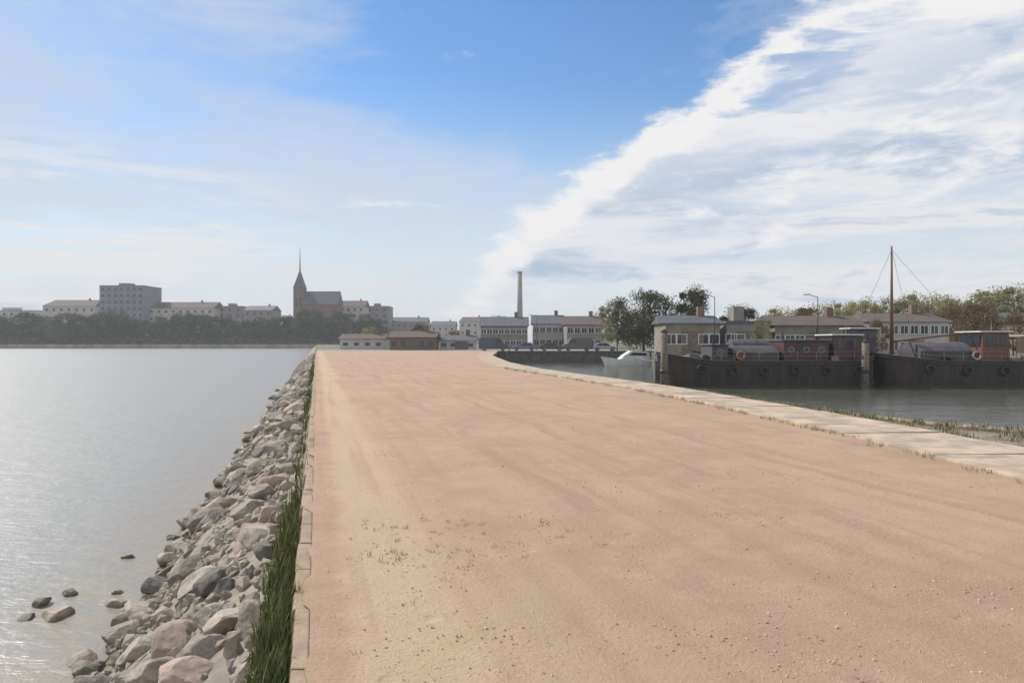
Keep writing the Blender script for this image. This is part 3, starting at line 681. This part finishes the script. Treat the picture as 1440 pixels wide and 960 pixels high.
def barge(x0,L,y,label,layout,zs=.15,zbow=.75,B=4.6,mast=None):
    rt=empty('barge',(x0,y,WZ)); dz=-WZ
    v,f,sheer,half=hull_mesh(L,B,zs+dz,zbow+dz,-.5,0)
    h=obj('hull',rawmesh('hull',v,f,M['hull'],True),parent=rt)
    wbm=MB(); pr=None; n=48
    for sg in (-1,1):
        vs=[]
        for i in range(n+1):
            t=i/n; xx=L*t-.25*(1-min(1,t/.1)); yy_=sg*(half(t)*.945+.035); vs+=[(xx,yy_,-.1),(xx,yy_+sg*.01,.16+.02*math.sin(i*1.7))]
        wbm.add(vs,[(2*i,2*i+2,2*i+3,2*i+1) for i in range(n)])
    wbm.build('waterline_band',M['bottom'],h)
    for (t0,dx,dy) in ((.05,-2.4,5.4),(.95,2.2,5.4)):
        A=Vector((L*t0,half(t0)*.8,sheer(t0))); B_=Vector((L*t0+dx,dy,-WZ+.3)); rb=MB(); pr=None
        for i in range(9):
            q=i/8; p=A.lerp(B_,q); p.z-=.45*math.sin(math.pi*q)
            if pr is not None: rb.tube(pr,p,.03,.03,5,False)
            pr=p
        rb.build('mooring_line',M['rope'],rt)
    for nm,zo,th,m in (('rubbing_strake',-.22,.09,M['blackmetal']),('gunwale',.0,.07,M['greyhatch'])):
        mb=MB(); n=40
        for sg in (-1,1):
            pr=None
            for i in range(n+1):
                t=i/n; rake=.9*(1-min(1,t/.1)); z=sheer(t)+zo; yy_=sg*(half(t)+.03); p=Vector((L*t-rake*.9,yy_,z))
                if pr is not None: mb.tube(pr,p,th*.7,th*.7,6,False)
                pr=p
        mb.build(nm,m,h,True)
    mb=MB(); v=[];f=[];n=40
    for i in range(n+1):
        t=i/n; rake=.9*(1-min(1,t/.1)); v+=[(L*t-rake*.8,-half(t)*.98,sheer(t)-.07),(L*t-rake*.8,half(t)*.98,sheer(t)-.07)]
    for i in range(n): f.append((2*i,2*i+2,2*i+3,2*i+1))
    mb.add(v,f).build('deck',M['deck'],rt)
    zd=zs+dz-.07
    for it in layout:
        kind,a,b,hh,m=it
        if kind=='hatch':      # coaming with arched covers and seams
            wd=B/2-.55; MB().box(a,b,-wd,wd,zd+.003,zd+hh*.55).build('hatch_coaming',M['greyhatch'],rt)
            mb=MB(); k=max(2,round((b-a)/1.0))
            for i in range(k):
                xa=a+(b-a)*i/k+.015; xb=a+(b-a)*(i+1)/k-.015; up=.02*(i%2); seg=8; pts=[]
                for q in range(seg+1):
                    t=q/seg; pts.append((-wd-.06+(2*wd+.12)*t, zd+hh*.553+(hh*.45)*math.sin(math.pi*t)**.7+.02+up))
                vv=[(xa,p,z) for p,z in pts]+[(xa,pts[-1][0],zd+hh*.50),(xa,pts[0][0],zd+hh*.50)]
                n2=len(vv); vv+=[(xb,p[1],p[2]) for p in vv]
                mb.add(vv,[tuple(range(n2)),tuple(range(n2,2*n2))[::-1]]+[(i_,(i_+1)%n2,n2+(i_+1)%n2,n2+i_) for i_ in range(n2)])
            mb.build('hatch_cover',m,rt)
        elif kind=='cabin':
            wd=B/2-.6; c=MB().box(a,b,-wd,wd,zd+.003,zd+hh).build('cabin',m,rt,bevel=.05)
            MB().box(a-.12,b+.12,-wd-.12,wd+.12,zd+hh+.003,zd+hh+.09).build('cabin_roof',M['greyhatch'],c,bevel=.02)
            k=max(1,int((b-a)/1.1))
            for i in range(k):
                xm=a+(b-a)*(i+.5)/k
                for sg in (-1,):
                    MB().tube((xm,-wd-.04,zd+hh*.58),(xm,-wd+.0,zd+hh*.58),.25,.25,20).build('porthole_rim',M['metal'],c)
                    MB().tube((xm,-wd-.05,zd+hh*.58),(xm,-wd-.035,zd+hh*.58),.19,.19,20).build('porthole',M['glass'],c)
            MB().tube((a+.7,.5,zd+hh),(a+.7,.5,zd+hh+.7),.09,.07,10).build('stove_pipe',M['blackmetal'],c)
        elif kind=='wheel':
            wd=B/2-.75; c=MB().prism([(a,zd+.003),(b,zd+.003),(b-.1,zd+hh),(a+.15,zd+hh)],-wd,wd).build('wheelhouse',m,rt)
            MB().box(a-.15,b+.2,-wd-.2,wd+.2,zd+hh+.003,zd+hh+.1).build('wheelhouse_roof',M['white'],c,bevel=.02)
            k=3
            for i in range(k):
                xm=a+.25+(b-a-.5)*(i+.5)/k; ww=(b-a-.5)/k*.78
                MB().box(xm-ww/2,xm+ww/2,-wd-.02,-wd+.01,zd+hh*.52,zd+hh*.90).build('window',M['glass'],c)
            MB().box(a+.02,a+.16,-wd+.2,wd-.2,zd+hh*.52,zd+hh*.9).build('front_window',M['glass'],c)
            MB().tube((b-.5,0,zd+hh+.1),(b-.5,0,zd+hh+1.0),.03,.02,6).build('aerial',M['metal'],c)
        elif kind=='awning':
            wd=B/2-.5
            c=MB().prism([(a,zd+hh-.3),(b,zd+hh-.3),(b,zd+hh-.24),((a+b)/2,zd+hh),(a,zd+hh-.24)],-wd,wd).build('awning',m,rt)
            MB().box(a+.05,b-.05,-wd,-wd+.03,zd+.7,zd+hh-.33).build('awning_side',m,c)
            for xm in (a+.1,(a+b)/2,b-.1):
                for yy_ in (-wd+.1,wd-.1): MB().tube((xm,yy_,zd),(xm,yy_,zd+hh-.29),.035,.035,6).build('awning_post',M['metal'],c)
        elif kind=='clutter':
            mb=MB(); rr=random.Random(int(a*10))
            c=MB().box(a,a+.9,-1.2,-.3,zd+.003,zd+.6).build('deck_box',M['timber'],rt,bevel=.02)
            MB().tube((a+1.4,-.9,zd+.3),(a+1.4,.3,zd+.3),.28,.28,14).build('anchor_winch',M['blackmetal'],rt)
    # railing
    mb=MB()
    for i in range(int(L/1.5)):
        t=(i+.6)*1.5/L
        if t>.97: break
        mb.tube((L*t,-half(t)+.12,sheer(t)-.05),(L*t,-half(t)+.12,sheer(t)+.75),.018,.018,5)
    for hh in (.4,.75):
        pr=None
        for i in range(30):
            t=.04+.92*i/29; p=(L*t,-half(t)+.12,sheer(t)+hh)
            if pr: mb.tube(pr,p,.014,.014,5,False)
            pr=p
    mb.build('railing',M['metal'],rt)
    for i in range(6):
        t=.14+.75*i/5; a=L*t
        mb=MB(); n=14; R1=.30;r1=.10; vs=[];fs=[]
        for q in range(n):
            for w2 in range(8):
                A=2*math.pi*q/n; Bq=2*math.pi*w2/8; rr_=R1+r1*math.cos(Bq)
                vs.append((a+rr_*math.cos(A),-half(t)-.12+r1*math.sin(Bq),sheer(t)-.75+rr_*math.sin(A)))
        for q in range(n):
            for w2 in range(8): fs.append((q*8+w2,((q+1)%n)*8+w2,((q+1)%n)*8+(w2+1)%8,q*8+(w2+1)%8))
        mb.add(vs,fs).tube((a,-half(t)-.06,sheer(t)-.45),(a,-half(t)-.03,sheer(t)),.015,.015,5).build('tyre_fender',M['rubber'],rt,True)
    vs=[];fs=[]
    for q in range(18):
        for w2 in range(8):
            A=2*math.pi*q/18; Bq=2*math.pi*w2/8; vs.append((L*.33+(.3+.07*math.cos(Bq))*math.cos(A),-half(.33)+.03+.07*math.sin(Bq),sheer(.33)+.45+(.3+.07*math.cos(Bq))*math.sin(A)))
            fs.append((q*8+w2,((q+1)%18)*8+w2,((q+1)%18)*8+(w2+1)%8,q*8+(w2+1)%8))
    MB().add(vs,fs).build('lifebuoy',M['buoy'],rt,True)
    for i in range(5):
        a=L*R.uniform(.2,.9); hgt=R.uniform(.25,.5); MB().box(a,a+R.uniform(.4,.9),-B/2+.22,-B/2+.5,zd+.004,zd+hgt).build('deck_locker',R.choice([M['timber'],M['greyhatch'],M['maroon'],M['tan']]),rt,bevel=.02)
    if mast:
        mx,mh=mast; c=MB().tube((mx,0,zd),(mx,0,dz+mh),.17,.07,10).build('mast',M['varnish'],rt,True)
        MB().tube((mx,0,zd+1.6),(mx+6,0,zd+2.3),.09,.07,8).build('boom',M['varnish'],c,True)
        mb=MB()
        for (ex,ey) in ((-4,0),(1.,-2.0),(1.,2.0),(8,0)): mb.tube((mx,0,dz+mh-.3),(mx+ex,ey,zd+.1),.012,.012,4)
        mb.build('rigging',M['blackmetal'],c)
    MB().tube((.3,0,zbow+dz-.1),(-.35,0,zbow+dz+.45),.05,.04,8).build('bow_post',M['metal'],rt)
    tag(rt,label,'barge'); return rt
BYD=60.5
barge(12.6,16.4,BYD,'black barge with maroon cabin and grey hatches moored left along the dark quay',
   [('clutter',1.6,0,0,0),('cabin',3.3,4.6,1.3,M['greyhatch']),('hatch',5.0,8.6,1.25,M['greyhatch']),('cabin',9.0,12.6,1.65,M['maroon']),('wheel',13.0,15.2,2.1,M['maroon'])],zs=.1,zbow=.8)
barge(30.0,19.5,BYD-.3,'black barge with tall mast, varnished wheelhouse and tan awning moored at the right',
   [('hatch',2.3,6.4,1.55,M['purple']),('wheel',7.2,9.5,2.35,M['varnish']),('awning',9.8,13.4,2.2,M['tan']),('cabin',14,18,1.5,M['maroon'])],zs=.1,zbow=.75,mast=(.9,9.4))
# second row behind, nearer to the quay wall, seen above the first
barge(16.5,17.5,64.6,'dark barge with purple-grey covered hold lying between the left black barge and the quay wall',
   [('hatch',2.5,9,1.6,M['purple']),('cabin',9.6,12.3,1.9,M['maroon']),('wheel',12.7,15,2.5,M['purple'])],zs=.3,zbow=.9,B=3.2)
# mooring piles
r=random.Random(4)
for (p,Yd,top,lab) in ((934,57,2.4,'thick weathered timber mooring pile standing in the water just off the barge bow'),(1217,57.6,1.6,'shorter timber mooring pile between the two black barges')):
    rt=empty('mooring_pile',(px(p,Yd),Yd,WZ)); MB().tube((0,0,-1),(0,0,top-WZ),.30,.26,14).build('pile_shaft',M['timber'],rt,True)
    MB().tube((0,0,top-WZ),(0,0,top-WZ+.22),.30,.05,14).build('pile_cap',M['blackmetal'],rt,True); MB().tube((0,0,1.2),(0,0,1.5),.33,.33,14).build('iron_band',M['blackmetal'],rt,True)
    tag(rt,lab,'mooring pile')

# ---------------------------------------------------------------- white motor boat at the basin head
def motor_boat(x,y,rz,L,label):
    rt=empty('motor_boat',(x,y,WZ),rz); v,f,sh,hf=hull_mesh(L,L*.32,1.0,1.4,-.3,0)
    h=obj('hull',rawmesh('hull',v,f,M['white'],True),parent=rt)
    n=24; vv=[];ff=[]
    for i in range(n+1):
        t=i/n; vv+=[(L*t-.7*(1-min(1,t/.1)),-hf(t)*.97,sh(t)-.05),(L*t-.7*(1-min(1,t/.1)),hf(t)*.97,sh(t)-.05)]
    for i in range(n): ff.append((2*i,2*i+2,2*i+3,2*i+1))
    MB().add(vv,ff).build('deck',M['white'],rt)
    c=MB().prism([(L*.22,.95),(L*.75,.95),(L*.72,2.1),(L*.42,2.25),(L*.3,1.6)],-L*.11,L*.11).build('cabin',M['white'],rt,bevel=.04)
    for s_ in (-1,1): MB().prism([(L*.36,1.55),(L*.68,1.5),(L*.67,1.9),(L*.44,2.0)],s_*L*.11-.02,s_*L*.11+.02).build('side_window',M['glass'],c)
    MB().tube((L*.55,0,2.2),(L*.55,0,3.2),.03,.02,6).build('aerial',M['metal'],rt)
    mb=MB(); pr=None
    for i in range(10):
        t=.02+.4*i/9; p=(L*t,-hf(t)+.08,sh(t)+.55); mb.tube((p[0],p[1],sh(t)-.05),p,.015,.015,5)
        if pr: mb.tube(pr,p,.015,.015,5)
        pr=p
    mb.build('bow_rail',M['metal'],rt)
    tag(rt,label,'motor boat'); return rt
motor_boat(px(852,112),112,rad(8),9.0,'white motor cruiser moored at the head of the narrow basin')

# ---------------------------------------------------------------- vehicles on the end quay
def vehicle(name,x,y,rz,paint,van,label):
    rt=empty(name,(x,y,.008),rz); L,Wd,H=(5.2,1.95,2.35) if van else (4.3,1.76,1.45)
    if van: pr=[(-2.55,.35),(2.55,.35),(2.6,.9),(2.35,1.15),(1.75,1.35),(1.25,2.2),(.9,2.33),(-2.35,2.35),(-2.58,2.1)]
    else: pr=[(-2.1,.3),(2.1,.3),(2.15,.6),(2.0,.78),(1.0,.92),(.35,1.38),(-.2,1.45),(-1.2,1.4),(-1.85,.98),(-2.1,.9)]
    MB().prism(pr,-Wd/2,Wd/2).build('body',paint,rt,bevel=.05)
    for s_ in (-1,1):
        yy_=s_*(Wd/2+.003)
        wn=[(1.15,1.45),(.9,2.05),(.1,2.05),(.1,1.4)] if van else None
        if van: MB().prism([(1.5,1.38),(1.1,2.05),(.35,2.05),(.35,1.38)],yy_-.012,yy_+.012).build('side_window',M['glass'],rt)
        else:
            MB().prism([(.85,.93),(.3,1.3),(-.35,1.35),(-.35,.93)],yy_-.012,yy_+.012).build('side_window',M['glass'],rt)
            MB().prism([(-.42,.93),(-.42,1.35),(-1.15,1.3),(-1.55,.98)],yy_-.012,yy_+.012).build('side_window',M['glass'],rt)
        for xx in (-L*.31,L*.31):
            w_=MB().tube((xx,s_*(Wd/2-.2),.33),(xx,s_*(Wd/2+.02),.33),.33,.33,20).build('wheel',M['rubber'],rt)
            MB().tube((xx,s_*(Wd/2+.0),.33),(xx,s_*(Wd/2+.035),.33),.2,.19,14).build('rim',M['metal'],w_)
        MB().box(L/2-.06,L/2-.0,s_*(Wd/2-.35)-.16,s_*(Wd/2-.35)+.16,.62,.78).build('headlight',M['white'],rt)
        MB().box(-L/2-.0,-L/2+.06,s_*(Wd/2-.2)-.1,s_*(Wd/2-.2)+.1,.7,.95).build('tail_light',M['maroon'],rt)
    tag(rt,label,'van' if van else 'car','vehicles parked on the end quay'); return rt
P=lambda n,c:mat(n,c,tuple(q*.95 for q in c),1,.3,0)
for (p,nm,c,van,rz,lab) in ((694,'parked_van',(.07,.07,.11),True,0,'dark blue van at the left end of the vehicles parked on the end quay'),
    (737,'parked_car',(.13,.16,.24),False,3.14,'slate blue car parked between the dark blue van and the charcoal car'),
    (776,'parked_car',(.06,.06,.06),False,0,'charcoal car parked right of the slate blue car'),
    (812,'parked_van',(.12,.115,.11),True,3.14,'grey-brown van parked right of the charcoal car'),
    (850,'parked_car',(.35,.36,.38),False,0,'silver car at the right end of the parked vehicles')):
    vehicle(nm,px(p,130),130+R.uniform(-.4,.4),rz,P(nm+'_paint',c),van,lab)

# ---------------------------------------------------------------- bollards and lamps
def bollard(x,y,label,g,z=.03):
    rt=empty('bollard',(x,y,z)); MB().tube((0,0,0),(0,0,.05),.17,.16,16).build('base_plate',M['blackmetal'],rt,True)
    MB().tube((0,0,.05),(0,0,.32),.09,.10,16).tube((0,0,.32),(0,0,.38),.10,.15,16).tube((0,0,.38),(0,0,.44),.15,.10,16).build('post',M['blackmetal'],rt,True)
    tag(rt,label,'bollard',g)
for x,y,lab in ((28.5,67.2,'black iron bollard on the quay edge behind the gap between the barges'),(17,67.2,'black iron bollard on the quay edge behind the left barge'),(40,67.2,'black iron bollard on the quay edge behind the right barge'),(-.5,126.6,'black iron bollard beside the dark blue van')):
    bollard(x,y,lab,'iron bollards along the quays',.065)
def lamp(x,y,h,label):
    rt=empty('street_lamp',(x,y,0)); MB().tube((0,0,0),(0,0,.8),.09,.08,10).tube((0,0,.8),(0,0,h),.06,.04,10).build('post',M['blackmetal'],rt,True)
    hd=MB().tube((0,0,h),(-.9,0,h+.25),.035,.03,8).build('arm',M['blackmetal'],rt,True); MB().prism([(-1.5,h+.2),(-.85,h+.22),(-.85,h+.32),(-1.4,h+.3)],-.13,.13).build('lamp_head',M['metal'],rt)
    tag(rt,label,'street lamp','street lamps on the quays')
for p,Yd,h,lab in ((1005,76,6.2,'street lamp behind the left barge by the flat-roofed building'),(1150,76,6.2,'street lamp in front of the long tiled shed'),(755,140,6.4,'street lamp among the vehicles on the end quay')):
    lamp(px(p,Yd),Yd,h,lab)

# ---------------------------------------------------------------- haze
me=bpy.data.meshes.new('haze'); hb=MB().box(-3900,3900,-250,5900,-5.0,75)
m=bpy.data.materials.new('river_haze'); m.use_nodes=True; N=m.node_tree.nodes; N.remove(N['Principled BSDF'])
pv=N.new('ShaderNodeVolumePrincipled'); pv.inputs['Color'].default_value=(.96,.97,1,1); pv.inputs['Density'].default_value=.00037; pv.inputs['Anisotropy'].default_value=.05
m.node_tree.links.new(pv.outputs[0],N['Material Output'].inputs['Volume'])
o=hb.build('haze',m); tag(o,'thin pale haze over the river and the far bank','haze',kind='stuff')
